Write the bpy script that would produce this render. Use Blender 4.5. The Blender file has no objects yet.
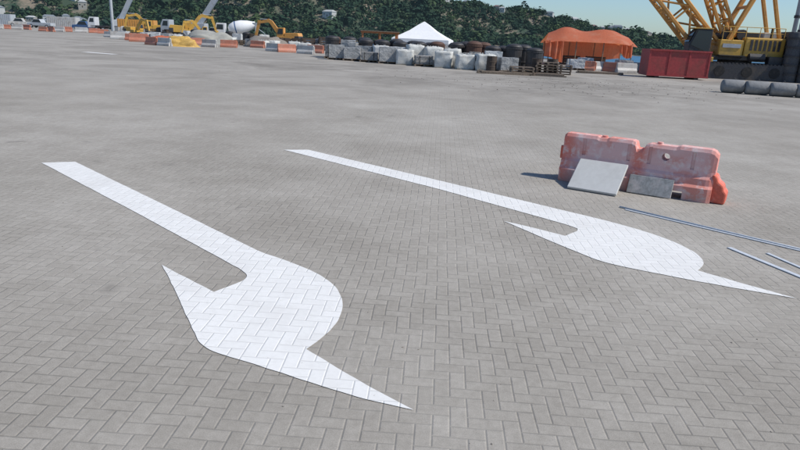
import bpy, bmesh, math, random
import numpy as np
from mathutils import Vector, Matrix, noise
random.seed(7); rng=np.random.default_rng(7)
scene=bpy.context.scene
col=scene.collection
scene.view_settings.view_transform='Standard'
scene.view_settings.look='None'
scene.view_settings.exposure=0

# ---------------------------------------------------------------- materials
def newmat(name):
    m=bpy.data.materials.new(name); m.use_nodes=True
    nt=m.node_tree; b=nt.nodes['Principled BSDF']
    return m,nt,b
def M(nt,op,a,b=None,c=None,clamp=False):
    n=nt.nodes.new('ShaderNodeMath'); n.operation=op; n.use_clamp=clamp
    for i,v in enumerate((a,b,c)):
        if v is None: continue
        if isinstance(v,(int,float)): n.inputs[i].default_value=v
        else: nt.links.new(v,n.inputs[i])
    return n.outputs[0]
def mixc(nt,f,a,b,mode='MIX'):
    n=nt.nodes.new('ShaderNodeMix'); n.data_type='RGBA'; n.blend_type=mode
    for s,v in ((n.inputs[0],f),(n.inputs[6],a),(n.inputs[7],b)):
        if isinstance(v,(int,float)): s.default_value=v
        elif isinstance(v,tuple): s.default_value=(*v,1)
        else: nt.links.new(v,s)
    return n.outputs[2]
def mapr(nt,v,a,b,c=0,d=1,smooth=False):
    n=nt.nodes.new('ShaderNodeMapRange')
    if smooth: n.interpolation_type='SMOOTHSTEP'
    nt.links.new(v,n.inputs[0])
    for i,x in enumerate((a,b,c,d)): n.inputs[i+1].default_value=x
    return n.outputs[0]
def noisen(nt,vec,scale,detail=3,rough=.55,dist=0):
    n=nt.nodes.new('ShaderNodeTexNoise'); n.inputs['Scale'].default_value=scale
    n.inputs['Detail'].default_value=detail; n.inputs['Roughness'].default_value=rough
    n.inputs['Distortion'].default_value=dist
    if vec is not None: nt.links.new(vec,n.inputs['Vector'])
    return n.outputs['Fac']
def posn(nt): return nt.nodes.new('ShaderNodeNewGeometry').outputs['Position']
def objn(nt): return nt.nodes.new('ShaderNodeTexCoord').outputs['Object']
def bump(nt,b,h,dist,strength=1):
    n=nt.nodes.new('ShaderNodeBump'); n.inputs['Distance'].default_value=dist; n.inputs['Strength'].default_value=strength
    nt.links.new(h,n.inputs['Height']); nt.links.new(n.outputs[0],b.inputs['Normal']); return n
def simple(name,c,rough=.6,metal=0,var=.25,scale=3.0,dirt=(.12,.1,.08),dirtamt=.35,bmp=.0):
    m,nt,b=newmat(name); o=objn(nt)
    n1=noisen(nt,o,scale,4,.6); n2=noisen(nt,o,scale*6,2,.6)
    c2=tuple(min(1,x*(1-var)) for x in c)
    a=mixc(nt,mapr(nt,n2,.35,.65),c,c2)
    a=mixc(nt,mapr(nt,n1,.5,.72,0,dirtamt),a,dirt)
    nt.links.new(a,b.inputs['Base Color'])
    b.inputs['Roughness'].default_value=rough; b.inputs['Metallic'].default_value=metal
    if bmp: bump(nt,b,n2,bmp)
    return m

BS=12.8   # herringbone units per metre
def herring(nt,pos,rot=math.radians(3)):
    vr=nt.nodes.new('ShaderNodeVectorRotate'); vr.rotation_type='Z_AXIS'; vr.inputs['Angle'].default_value=rot
    nt.links.new(pos,vr.inputs['Vector'])
    w=nt.nodes.new('ShaderNodeTexNoise'); w.inputs['Scale'].default_value=1.3; w.inputs['Detail'].default_value=1
    nt.links.new(pos,w.inputs['Vector'])
    vs=nt.nodes.new('ShaderNodeVectorMath'); vs.operation='MULTIPLY_ADD'
    nt.links.new(w.outputs['Color'],vs.inputs[0]); vs.inputs[1].default_value=(.03,.03,0); nt.links.new(vr.outputs[0],vs.inputs[2])
    sp=nt.nodes.new('ShaderNodeSeparateXYZ'); nt.links.new(vs.outputs[0],sp.inputs[0])
    x=M(nt,'MULTIPLY',sp.outputs[0],BS); y=M(nt,'MULTIPLY',sp.outputs[1],BS)
    i=M(nt,'FLOOR',x); j=M(nt,'FLOOR',y); fx=M(nt,'SUBTRACT',x,i); fy=M(nt,'SUBTRACT',y,j)
    k=M(nt,'FLOORED_MODULO',M(nt,'SUBTRACT',i,j),4)
    is1=M(nt,'COMPARE',k,1,.3); is2=M(nt,'COMPARE',k,2,.3); isV=M(nt,'GREATER_THAN',k,1.5)
    def mx(f,a,b_): return M(nt,'ADD',M(nt,'MULTIPLY',a,M(nt,'SUBTRACT',1,f)),M(nt,'MULTIPLY',b_,f))
    u=mx(isV,M(nt,'ADD',fx,is1),M(nt,'ADD',fy,is2)); v=mx(isV,fy,fx)
    e=M(nt,'MINIMUM',M(nt,'MINIMUM',v,M(nt,'SUBTRACT',1,v)),M(nt,'MINIMUM',u,M(nt,'SUBTRACT',2,u)))
    cb=nt.nodes.new('ShaderNodeCombineXYZ'); nt.links.new(M(nt,'SUBTRACT',i,is1),cb.inputs[0]); nt.links.new(M(nt,'SUBTRACT',j,is2),cb.inputs[1])
    wn=nt.nodes.new('ShaderNodeTexWhiteNoise'); wn.noise_dimensions='3D'; nt.links.new(cb.outputs[0],wn.inputs['Vector'])
    return e,wn.outputs['Value'],isV

def paver_nodes(nt,pos):
    e,rnd,isV=herring(nt,pos)
    med=noisen(nt,pos,22,4,.72)
    ee=M(nt,'ADD',e,M(nt,'MULTIPLY',M(nt,'SUBTRACT',med,.5),.10))
    joint=mapr(nt,ee,.0,.075,0,1,True)
    c=mixc(nt,mapr(nt,rnd,0,1),(.345,.322,.288),(.380,.356,.320))
    fine=noisen(nt,pos,190,1,.7); big=noisen(nt,pos,.6,4,.62); huge=noisen(nt,pos,.11,4,.6)
    c=mixc(nt,1,c,mixc(nt,mapr(nt,fine,.3,.7),(.84,.84,.84),(1.12,1.12,1.12)),'MULTIPLY')
    c=mixc(nt,1,c,mixc(nt,mapr(nt,med,.32,.68),(.89,.887,.88),(1.09,1.09,1.09)),'MULTIPLY')
    c=mixc(nt,1,c,mixc(nt,mapr(nt,big,.34,.66),(.86,.85,.835),(1.07,1.07,1.07)),'MULTIPLY')
    c=mixc(nt,1,c,mixc(nt,mapr(nt,huge,.35,.60),(.86,.85,.835),(1.05,1.05,1.05)),'MULTIPLY')
    jc=mixc(nt,mapr(nt,big,.42,.58),(.195,.18,.158),(.29,.27,.238))
    return c,joint,jc,e,fine,med,rnd

def paving():
    m,nt,b=newmat('paving'); pos=posn(nt)
    c,joint,jc,e,fine,med,rnd=paver_nodes(nt,pos)
    sp=nt.nodes.new('ShaderNodeSeparateXYZ'); nt.links.new(pos,sp.inputs[0])
    X,Y=sp.outputs[0],sp.outputs[1]
    far=mapr(nt,Y,3.5,16,0,1,True)
    c=mixc(nt,M(nt,'MULTIPLY',M(nt,'SUBTRACT',1,joint),mapr(nt,far,0,1,.92,.28)),c,jc)
    def ell(cx,cy,rx,ry):
        a=M(nt,'POWER',M(nt,'DIVIDE',M(nt,'SUBTRACT',X,cx),rx),2); q=M(nt,'POWER',M(nt,'DIVIDE',M(nt,'SUBTRACT',Y,cy),ry),2)
        return mapr(nt,M(nt,'ADD',a,q),.15,1.3,1,0,True)
    mask=M(nt,'MAXIMUM',ell(7,28,9,8),ell(-5,34,13,4))
    mn=mapr(nt,noisen(nt,pos,.9,5,.7,.6),.44,.60)
    c=mixc(nt,M(nt,'MULTIPLY',M(nt,'MULTIPLY',mask,mn),.68),c,(.13,.113,.093))
    c=mixc(nt,M(nt,'MULTIPLY',mapr(nt,Y,7,28,0,1,True),.65),c,mixc(nt,mapr(nt,noisen(nt,pos,.22,5,.72,.8),.38,.60),(.205,.188,.165),(.35,.325,.29)))
    sc=mapr(nt,noisen(nt,pos,2.3,2,.5),.68,.76)
    c=mixc(nt,M(nt,'MULTIPLY',sc,.35),c,(.12,.11,.10))
    nt.links.new(c,b.inputs['Base Color']); b.inputs['Roughness'].default_value=.9
    b.inputs['Specular IOR Level'].default_value=.2
    h=M(nt,'ADD',M(nt,'ADD',mapr(nt,e,.0,.10,0,1,True),M(nt,'MULTIPLY',fine,.16)),M(nt,'MULTIPLY',rnd,.10))
    bump(nt,b,h,.0032,.7)
    return m
def paint():
    m,nt,b=newmat('road_paint'); pos=posn(nt)
    c,joint,jc,e,fine,med,rnd=paver_nodes(nt,pos)
    ee=M(nt,'ADD',e,M(nt,'MULTIPLY',M(nt,'SUBTRACT',med,.5),.12))
    j=mapr(nt,ee,-.01,.055,0,1,True)
    w=mixc(nt,mapr(nt,rnd,0,1),(.71,.70,.675),(.75,.74,.715))
    w=mixc(nt,mapr(nt,med,.42,.68,0,.45),w,(.62,.61,.585))
    w=mixc(nt,mapr(nt,noisen(nt,pos,1.6,4,.65),.48,.68,0,.5),w,(.60,.585,.56))
    w=mixc(nt,M(nt,'MULTIPLY',M(nt,'SUBTRACT',1,j),.42),w,(.36,.345,.32))
    wear=mapr(nt,noisen(nt,pos,30,4,.8),.65,.71)
    w=mixc(nt,M(nt,'MULTIPLY',wear,.5),w,c)
    nt.links.new(w,b.inputs['Base Color']); b.inputs['Roughness'].default_value=.7
    b.inputs['Specular IOR Level'].default_value=.25
    h=M(nt,'ADD',M(nt,'ADD',mapr(nt,e,.0,.09,0,1,True),M(nt,'MULTIPLY',fine,.12)),M(nt,'MULTIPLY',rnd,.10))
    bump(nt,b,h,.0027,.75)
    return m

def brickmat(name,c1,c2,mort,scale=1,bw=.2,bh=.1):
    m,nt,b=newmat(name); o=objn(nt)
    br=nt.nodes.new('ShaderNodeTexBrick'); br.inputs['Scale'].default_value=scale
    br.inputs['Color1'].default_value=(*c1,1); br.inputs['Color2'].default_value=(*c2,1); br.inputs['Mortar'].default_value=(*mort,1)
    br.inputs['Brick Width'].default_value=bw; br.inputs['Row Height'].default_value=bh; br.inputs['Mortar Size'].default_value=.008
    sp=nt.nodes.new('ShaderNodeSeparateXYZ'); nt.links.new(o,sp.inputs[0])
    cb=nt.nodes.new('ShaderNodeCombineXYZ'); nt.links.new(M(nt,'ADD',sp.outputs[0],sp.outputs[1]),cb.inputs[0]); nt.links.new(sp.outputs[2],cb.inputs[1])
    nt.links.new(cb.outputs[0],br.inputs['Vector'])
    c=mixc(nt,mapr(nt,noisen(nt,o,4,4),.45,.7,0,.4),br.outputs['Color'],(.15,.13,.11))
    nt.links.new(c,b.inputs['Base Color']); b.inputs['Roughness'].default_value=.85
    return m

MP=paving(); MPAINT=paint()
M_conc=simple('concrete',(.30,.29,.27),.9,0,.25,2,bmp=.004)
M_darkconc=simple('dark_concrete',(.075,.08,.09),.85,0,.3,2,(.16,.14,.11),.5,bmp=.006)
M_palec=simple('grey_concrete',(.225,.228,.23),.85,0,.2,2,(.15,.14,.12),.6,bmp=.006)
M_slab=simple('slab_concrete',(.50,.50,.485),.85,0,.06,3,(.36,.35,.33),.45)
M_slab2=simple('grey_board',(.36,.355,.34),.85,0,.3,6,(.60,.52,.49),.75)
M_steel=simple('galvanised_steel',(.36,.41,.47),.45,.15,.25,6,(.25,.25,.26),.3)
M_bar=simple('bright_galvanised_steel',(.55,.58,.62),.6,0,.15,6,(.4,.4,.4),.3)
M_yel=simple('machine_yellow',(.58,.34,.06),.5,0,.15,1.2,(.2,.14,.08),.6)
M_org=simple('machine_orange',(.62,.30,.07),.5,0,.15,1.2,(.2,.14,.07),.4)
M_dark=simple('dark_steel',(.045,.045,.05),.6,.1,.3,1.5,(.12,.09,.06),.5)
M_bin=simple('dark_bin_plastic',(.04,.038,.04),.55,0,.3,1.5,(.10,.085,.07),.5)
M_binr=simple('rusty_bin_steel',(.11,.055,.038),.75,0,.3,1.5,(.05,.04,.035),.5)
M_rub=simple('rubber',(.02,.02,.02),.85,0,.2,3,(.1,.085,.07),.5)
M_glass,_n,_b=newmat('glass_dark'); _b.inputs['Base Color'].default_value=(.02,.03,.04,1); _b.inputs['Roughness'].default_value=.08
M_white=simple('white_paint',(.62,.63,.64),.5,0,.1,1.5,(.35,.3,.25),.35)
M_lgrey=simple('light_grey_paint',(.42,.45,.48),.5,0,.15,1.5,(.25,.2,.15),.4)
M_red=simple('red_paint',(.36,.045,.045),.6,0,.25,1.3,(.14,.06,.04),.5)
M_tarpw=simple('white_tarp',(.80,.80,.80),.6,0,.06,1,(.6,.58,.54),.2)
M_tarpo=simple('orange_tarp',(.62,.175,.085),.65,0,.2,1.2,(.60,.32,.21),.5)
def translucent(m,colr,f):
    nt=m.node_tree; b=nt.nodes['Principled BSDF']; out=nt.nodes['Material Output']
    t=nt.nodes.new('ShaderNodeBsdfTranslucent'); t.inputs[0].default_value=(*colr,1)
    x=nt.nodes.new('ShaderNodeMixShader'); x.inputs[0].default_value=f
    nt.links.new(b.outputs[0],x.inputs[1]); nt.links.new(t.outputs[0],x.inputs[2]); nt.links.new(x.outputs[0],out.inputs['Surface'])
translucent(M_tarpo,(.85,.28,.12),.35)
M_tarpy=simple('yellow_tarp',(.58,.36,.09),.65,0,.25,1.2,(.3,.2,.08),.4)
M_wood=simple('weathered_wood',(.25,.19,.14),.8,0,.4,3,(.1,.08,.06),.5)
M_owood=simple('orange_timber',(.42,.17,.07),.8,0,.3,3,(.2,.1,.05),.5)
M_dwood=simple('dark_wood',(.085,.06,.045),.8,0,.4,3,(.03,.025,.02),.5)
M_bag=simple('bulk_bag_fabric',(.60,.60,.57),.8,0,.2,2.5,(.28,.25,.21),.5)
M_wrap=simple('pallet_wrap_film',(.46,.46,.45),.4,0,.45,4,(.17,.165,.155),.7,bmp=.03)
M_wrapw=simple('white_wrap_film',(.66,.67,.67),.5,0,.35,4,(.26,.25,.23),.6,bmp=.03)
M_blue=simple('blue_paint',(.05,.11,.24),.5,0,.2,1.5)
M_bwhite=simple('dirty_white_plastic',(.5,.49,.47),.6,0,.2,2,(.25,.2,.16),.6)
M_bred=simple('dirty_orange_plastic',(.50,.19,.12),.6,0,.25,2,(.45,.28,.22),.6)
M_brick=brickmat('paver_stack_grey',(.40,.39,.37),(.30,.29,.28),(.10,.095,.09))
M_brick2=brickmat('paver_stack_buff',(.46,.44,.41),(.34,.32,.30),(.12,.11,.10))
def hazed(m,s=.03):  # distance haze painted in as a faint blue glow of the material
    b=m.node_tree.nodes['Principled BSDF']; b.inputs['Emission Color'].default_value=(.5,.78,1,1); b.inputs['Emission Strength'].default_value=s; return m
M_cream=simple('cream_plaster',(.34,.335,.30),.85,0,.1,1)
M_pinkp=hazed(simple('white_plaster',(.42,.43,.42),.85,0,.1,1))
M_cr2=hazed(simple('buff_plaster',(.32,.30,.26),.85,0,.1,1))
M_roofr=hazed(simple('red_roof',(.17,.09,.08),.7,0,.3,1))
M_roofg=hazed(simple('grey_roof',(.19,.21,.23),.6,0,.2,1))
M_stone=simple('stone_debris',(.26,.23,.2),.9,0,.4,8)
def faded_plastic():
    m,nt,b=newmat('faded_red_plastic'); o=objn(nt)
    n1=noisen(nt,o,2.3,4,.55,.6); n2=noisen(nt,o,9,5,.7,.4); n3=noisen(nt,o,50,3,.7)
    c=mixc(nt,mapr(nt,n1,.52,.64),(.68,.43,.405),(.64,.255,.205))
    sp=nt.nodes.new('ShaderNodeSeparateXYZ'); nt.links.new(o,sp.inputs[0])
    endm=mapr(nt,M(nt,'ABSOLUTE',sp.outputs[0]),.70,.88)
    mid=mapr(nt,M(nt,'ABSOLUTE',sp.outputs[0]),.03,.13,1,0)
    topm=mapr(nt,sp.outputs[2],.55,.60)
    red=M(nt,'MAXIMUM',M(nt,'MAXIMUM',endm,mid),M(nt,'MULTIPLY',topm,.35))
    c=mixc(nt,M(nt,'MULTIPLY',red,mapr(nt,n2,.35,.6,.45,.95)),c,(.68,.13,.07))
    c=mixc(nt,mapr(nt,n2,.50,.64,0,.75),c,(.73,.60,.57))
    c=mixc(nt,mapr(nt,n3,.60,.74,0,.35),c,(.36,.25,.22))
    low=mapr(nt,sp.outputs[2],.16,0,0,.55)
    c=mixc(nt,M(nt,'MULTIPLY',low,mapr(nt,n2,.3,.6)),c,(.32,.25,.21))
    nt.links.new(c,b.inputs['Base Color']); b.inputs['Roughness'].default_value=.8; b.inputs['Specular IOR Level'].default_value=.25
    bump(nt,b,n2,.003)
    return m
M_plas=faded_plastic()
M_plasr=simple('red_plastic',(.66,.14,.085),.75,0,.2,5,(.66,.42,.39),.7)

# ---------------------------------------------------------------- mesh helpers
class MB:
    def __init__(s): s.bm=bmesh.new()
    def box(s,c,size,rot=None,taper=None):
        r=bmesh.ops.create_cube(s.bm,size=1)['verts']
        for v in r:
            if taper and v.co.z>0: v.co.x*=taper[0]; v.co.y*=taper[1]
            v.co=Vector((v.co.x*size[0],v.co.y*size[1],v.co.z*size[2]))
            if rot: v.co=rot@v.co
            v.co+=Vector(c)
        return s
    def cyl(s,p1,p2,r1,r2=None,seg=10):
        p1=Vector(p1);p2=Vector(p2); r2=r1 if r2 is None else r2
        d=p2-p1; L=d.length
        q=d.to_track_quat('Z','Y').to_matrix().to_4x4()
        bmesh.ops.create_cone(s.bm,cap_ends=True,segments=seg,radius1=r1,radius2=r2,depth=L,matrix=Matrix.Translation((p1+p2)/2)@q)
        return s
    def prism(s,pts,y0,y1):
        a=[s.bm.verts.new((x,y0,z)) for x,z in pts]; b=[s.bm.verts.new((x,y1,z)) for x,z in pts]
        n=len(pts)
        s.bm.faces.new(a); s.bm.faces.new(b[::-1])
        for i in range(n): s.bm.faces.new((a[i],b[i],b[(i+1)%n],a[(i+1)%n]))
        return s
    def loft(s,rings,caps=True):
        R=[[s.bm.verts.new(p) for p in r] for r in rings]; n=len(R[0])
        for a,b in zip(R,R[1:]):
            for i in range(n): s.bm.faces.new((a[i],a[(i+1)%n],b[(i+1)%n],b[i]))
        if caps: s.bm.faces.new(R[0][::-1]); s.bm.faces.new(R[-1])
        return s
    def rev(s,prof,seg=16,cx=0,cy=0):
        return s.loft([[(cx+r*math.cos(a*math.tau/seg),cy+r*math.sin(a*math.tau/seg),z) for a in range(seg)] for r,z in prof])
    def lattice(s,p1,p2,w,h,n,rc,rd,taper=1):
        p1=Vector(p1);p2=Vector(p2);d=(p2-p1).normalized()
        side=Vector((0,1,0)); up=d.cross(side).normalized()
        def cor(t,i):
            k=1-(1-taper)*t
            sx,sy=[(-1,-1),(1,-1),(1,1),(-1,1)][i]
            return p1.lerp(p2,t)+side*(sx*w/2*k)+up*(sy*h/2*k)
        for i in range(4):
            s.cyl(cor(0,i),cor(1,i),rc,seg=6)
            for q in range(n):
                a,b=q/n,(q+1)/n; j=(i+1)%4
                s.cyl(cor(a,i if q%2 else j),cor(b,j if q%2 else i),rd,seg=5)
                s.cyl(cor(a,i),cor(a,j),rd,seg=5)
        return s
    def obj(s,name,mat,parent=None,bevel=0,smooth=False,loc=(0,0,0)):
        bmesh.ops.recalc_face_normals(s.bm,faces=s.bm.faces)
        me=bpy.data.meshes.new(name); s.bm.to_mesh(me); s.bm.free()
        me.materials.append(mat)
        if smooth:
            for p in me.polygons: p.use_smooth=True
        o=bpy.data.objects.new(name,me); col.objects.link(o); o.location=loc
        if parent: o.parent=parent
        if bevel:
            b=o.modifiers.new('bevel','BEVEL'); b.width=bevel; b.segments=2; b.limit_method='ANGLE'
        return o
def tag(o,label,cat,group=None):
    o['label']=label; o['category']=cat
    if group: o['group']=group
    return o
def root(name,label,cat,loc=(0,0,0),rz=0,group=None,scale=1):
    o=bpy.data.objects.new(name,None); o.empty_display_size=.2; col.objects.link(o)
    o.location=loc; o.rotation_euler=(0,0,rz); o.scale=(scale,)*3
    return tag(o,label,cat,group)
def dup(o,loc,rz=0,scale=None,label=None):
    n=o.copy(); col.objects.link(n); n.location=loc; n.rotation_euler=(0,0,rz)
    if scale is not None: n.scale=(scale,)*3 if isinstance(scale,(int,float)) else scale
    if label: n['label']=label
    def rec(src,dst):
        for c in list(src.children):
            k=c.copy(); col.objects.link(k); k.parent=dst; k.matrix_parent_inverse=c.matrix_parent_inverse.copy(); rec(c,k)
    rec(o,n)
    return n
def at(q,Y,z=0): return (q*Y,Y,z)     # tangent of bearing from north, distance north
def rotm(axis,deg): return Matrix.Rotation(math.radians(deg),3,axis)

# ---------------------------------------------------------------- ground, quay, sea
def sheet(name,pts,z,mat,kind='structure'):
    me=bpy.data.meshes.new(name); me.from_pydata([(x,y,z) for x,y in pts],[],[list(range(len(pts)))]); me.materials.append(mat); me.update()
    o=bpy.data.objects.new(name,me); col.objects.link(o)
    if kind: o['kind']=kind
    return o
E0=(-400,384.5); E1=(150,-21.4)
sheet('ground',[(-400,-300),(150,-300),E1,E0],0,MP)
mb=MB()
d=(Vector((*E1,0))-Vector((*E0,0))).normalized(); nrm=Vector((-d.y,d.x,0))
L=(Vector((*E1,0))-Vector((*E0,0))).length
c=(Vector((*E0,0))+Vector((*E1,0)))/2
rz=Matrix.Rotation(math.atan2(d.y,d.x),3,'Z')
mb.box(c+nrm*.3+Vector((0,0,-2.42)),(L,.6,5.1),rz)
o=mb.obj('quay_edge',M_conc); o['kind']='structure'
mw,nt,b=newmat('sea'); p=posn(nt)
nt.links.new(mixc(nt,mapr(nt,noisen(nt,p,.02,4),.4,.6),(.03,.12,.21),(.045,.15,.25)),b.inputs['Base Color'])
b.inputs['Roughness'].default_value=.35
bump(nt,b,noisen(nt,p,1.2,5,.6),.5,.7)
S=9000
sheet('water',[(-S,-S),(S,-S),(S,S),(-S,S)],-2.6,mw)

# ---------------------------------------------------------------- painted arrows
A=[(-4.35,7.30),(-4.02,7.45),(-2.34,5.80),(-1.06,4.53),(-.89,4.42),(-.73,4.29),(-.60,4.18),(-.50,4.06),(-.42,3.93),(-.365,3.78),(-.335,3.62),(-.335,3.46),(-.36,3.31),(-.41,3.16),(-.475,3.03),
(-.37,2.93),(-.24,2.80),(-.08,2.66),(.105,2.505),(-.10,2.565),(-.33,2.66),(-.60,2.79),(-1.03,2.985),(-1.21,3.30),(-1.45,3.74),(-1.70,4.17),(-1.52,4.01),(-1.19,3.735),(-1.05,3.96),(-1.05,4.05),(-1.13,4.16),(-2.52,5.53)]
A2=[(-1.75,8.96),(-1.41,9.06),(.46,7.41),(1.72,6.26),(1.88,6.12),(2.04,5.97),(2.20,5.80),(2.34,5.62),(2.45,5.43),(2.52,5.24),(2.55,5.06),(2.535,4.90),(2.48,4.76),(2.37,4.62),(2.45,4.53),(2.62,4.36),(2.86,4.13),(2.52,4.26),(2.25,4.38),(1.97,4.52),(1.64,4.70),(1.36,5.14),(1.00,5.76),(1.22,5.61),(1.50,5.375),(1.66,5.55),(1.68,5.63),(1.60,5.75),(.44,6.95)]
def chaikin(P,it=3,lim=42):
    P=[Vector(p) for p in P]
    for _ in range(it):
        Q=[]; n=len(P)
        for i in range(n):
            a,b_,c_=P[i-1],P[i],P[(i+1)%n]
            u=b_-a; v=c_-b_; ang=abs(math.degrees(u.angle(v)))
            if 1.5<ang<lim:
                k=min(.25*u.length,.25*v.length,.06)
                Q+= [b_-u.normalized()*k, b_+v.normalized()*k]
            else: Q.append(b_)
        P=Q
    return P
def arrow(A,label,s):
    A=chaikin(A); pts=[]; n=len(A)
    for i in range(n):
        a=A[i];b_=A[(i+1)%n]; k=max(1,int((b_-a).length/.04))
        for t in range(k):
            q=a.lerp(b_,t/k); j=noise.noise_vector(Vector((q.x*9+s,q.y*9,0)))*.005
            pts.append((q.x+j.x,q.y+j.y))
    bm=bmesh.new(); vs=[bm.verts.new((x,y,.004)) for x,y in pts]; f=bm.faces.new(vs); f.normal_update()
    if f.normal.z<0: f.normal_flip()
    bmesh.ops.triangulate(bm,faces=[f])
    me=bpy.data.meshes.new('road_arrow'); bm.to_mesh(me); bm.free(); me.materials.append(MPAINT)
    o=bpy.data.objects.new('road_arrow',me); col.objects.link(o)
    tag(o,label,'road marking','white arrows painted on the paving')
arrow(A,'white curved arrow painted on grey herringbone pavers',0)
arrow(A2,'white curved arrow painted on pavers beside the plastic barrier',7)
o=sheet('road_line',[(-18.6,36.3),(-16.4,35.3),(-16.2,35.8),(-18.4,36.8)],.004,MPAINT,None)
tag(o,'short white line painted on the distant paving','road marking')

# ---------------------------------------------------------------- plastic barrier
def barrier_mesh():
    prof=[(.20,0),(.20,.16),(.165,.19),(.150,.26),(.122,.29),(.110,.345),(.105,.56),(.08,.60)]
    xs=[(-.93,.575),(-.90,.60),(-.52,.60),(-.49,.585),(-.40,.585),(-.37,.60),(-.10,.60),(-.06,.585),(-.035,.51),(.035,.51),(.06,.57),(.10,.585),(.40,.585),(.44,.60),(.77,.60),(.81,.585),(.85,.545)]
    rings=[]
    for x,top in xs:
        e={-.93:.86,-.90:.97,.85:.84,.81:.96}.get(x,1)
        def zz(z): return top-.04 if abs(z-.56)<1e-6 else (top if z>=.6 else z)
        rings.append([(x,-y*e,zz(z)) for y,z in prof]+[(x,y*e,zz(z)) for y,z in prof[::-1]])
    mb=MB(); mb.loft(rings)
    ob=mb.obj('tmp',M_plas)
    cut=MB()
    for x in (-.45,.42): cut.box((x,0,.03),(.26,1,.13))
    cut.cyl((.30,-.5,.455),(.30,.5,.455),.045,seg=16)
    for x in (-.66,-.12,.12,.60):
        cut.box((x,-.165,.45),(.04,.15,.20)); cut.box((x,.165,.45),(.04,.15,.20))
    co=cut.obj('cut',M_plas)
    md=ob.modifiers.new('b','BOOLEAN'); md.object=co; md.solver='EXACT'; md.operation='DIFFERENCE'
    bv=ob.modifiers.new('v','BEVEL'); bv.width=.012; bv.segments=3; bv.limit_method='ANGLE'; bv.angle_limit=math.radians(24)
    dg=bpy.context.evaluated_depsgraph_get()
    me=bpy.data.meshes.new_from_object(ob.evaluated_get(dg))
    bpy.data.objects.remove(ob); bpy.data.objects.remove(co)
    return me
BME=barrier_mesh(); BME.name='barrier_body'
def make_barrier(loc,rz,label,group=None):
    r=root('plastic_barrier',label,'barrier',loc,rz,group)
    o=bpy.data.objects.new('barrier_body',BME); col.objects.link(o); o.parent=r
    MB().prism([(.83,.002),(1.0,.002),(1.005,.13),(.97,.165),(.955,.215),(.90,.25),(.88,.31),(.83,.33)],-.13,.13).obj('coupling_lug',M_plasr,r,.02)
    MB().cyl((-.93,0,.26),(-.93,0,.42),.055,seg=14).obj('coupling_lug',M_plasr,r,.006)
    MB().cyl((-.45,0,.58),(-.45,0,.61),.035,seg=16).obj('filler_cap',M_plas,r,.004)
    MB().cyl((.20,0,.58),(.20,0,.61),.035,seg=16).obj('filler_cap',M_plas,r,.004)
    return r
RB=math.radians(-31)
BC=(2.88,7.50)
make_barrier((*BC,0),RB,'sun-faded pinkish red plastic barrier standing on pavers')
def local(x,y,z=0):
    v=Matrix.Rotation(RB,3,'Z')@Vector((x,y,0)); return (BC[0]+v.x,BC[1]+v.y,z)
def slab(name,x,w,foot,top,z,th,mat,label,cat,tilt=0):
    r=math.atan2(z,foot-top); Ls=math.hypot(z,foot-top)
    mb=MB(); mb.box((0,Ls/2,th/2),(w,Ls,th))
    o=mb.obj(name,mat,None,.006); o.location=local(x,-foot,.004)
    o.rotation_euler=(Matrix.Rotation(RB+math.radians(tilt),4,'Z')@Matrix.Rotation(r,4,'X')).to_euler()
    return tag(o,label,cat)
slab('concrete_slab',-.38,.58,.60,.165,.285,.035,M_slab,'light grey concrete slab leaning on the plastic barrier','slab')
slab('grey_board',.20,.50,.27,.175,.205,.016,M_slab2,'scuffed grey board leaning against the red barrier base','board',1)

# ---------------------------------------------------------------- steel lengths on the paving
def rod(name,p,q,r,label,flat=False):
    p=Vector(p);q=Vector(q); dd=(q-p).normalized(); L=(q-p).length
    mb=MB()
    if flat: mb.box((L/2,0,0),(L,r*2,.006))
    else: mb.cyl((0,0,0),(L,0,0),r,seg=14)
    o=mb.obj(name,M_bar,None,0,not flat); o.location=(p.x,p.y,.006 if flat else r+.001); o.rotation_euler=(0,0,math.atan2(dd.y,dd.x))
    tag(o,label,'steel section','steel lengths lying on the paving')
rod('steel_pipe',(2.37,6.53,0),(4.05,4.85,0),.009,'long thin galvanised steel pipe lying on pavers')
rod('steel_strip',(2.93,5.26,0),(3.45,3.72,0),.022,'flat galvanised steel strip lying on pavers beside a pipe',True)
rod('steel_strip',(3.21,5.15,0),(3.62,3.5,0),.016,'narrow galvanised strip lying on pavers',True)
rod('steel_strip',(2.40,6.44,0),(3.95,4.90,0),.014,'thin galvanised steel strip lying beside the pipe',True)

def debris(name,n,fn,smin,smax,label):
    bm=bmesh.new()
    for k in range(n):
        x,y=fn(); s=random.uniform(smin,smax)
        r=bmesh.ops.create_icosphere(bm,subdivisions=1,radius=s)['verts']
        f=(random.uniform(.6,1.3),random.uniform(.6,1.3),random.uniform(.3,.6)); a=Matrix.Rotation(random.random()*6,3,'Z')
        for v in r:
            co=v.co; co=Vector((co.x*f[0],co.y*f[1],co.z*f[2]))*(1+.3*random.uniform(-1,1)); v.co=a@co+Vector((x,y,s*.25))
    me=bpy.data.meshes.new(name); bm.to_mesh(me); bm.free(); me.materials.append(M_stone)
    o=bpy.data.objects.new(name,me); col.objects.link(o); o['kind']='stuff'; o['label']=label; o['category']='debris'
debris('gravel_debris',420,lambda:(random.gauss(8,4.5),random.gauss(28.5,3.2)),.008,.035,'small loose stones scattered over dirty paving')
debris('grit',360,lambda:(random.uniform(-4,5),random.uniform(2.2,9)),.0015,.006,'fine grit scattered over the pavers')

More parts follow.
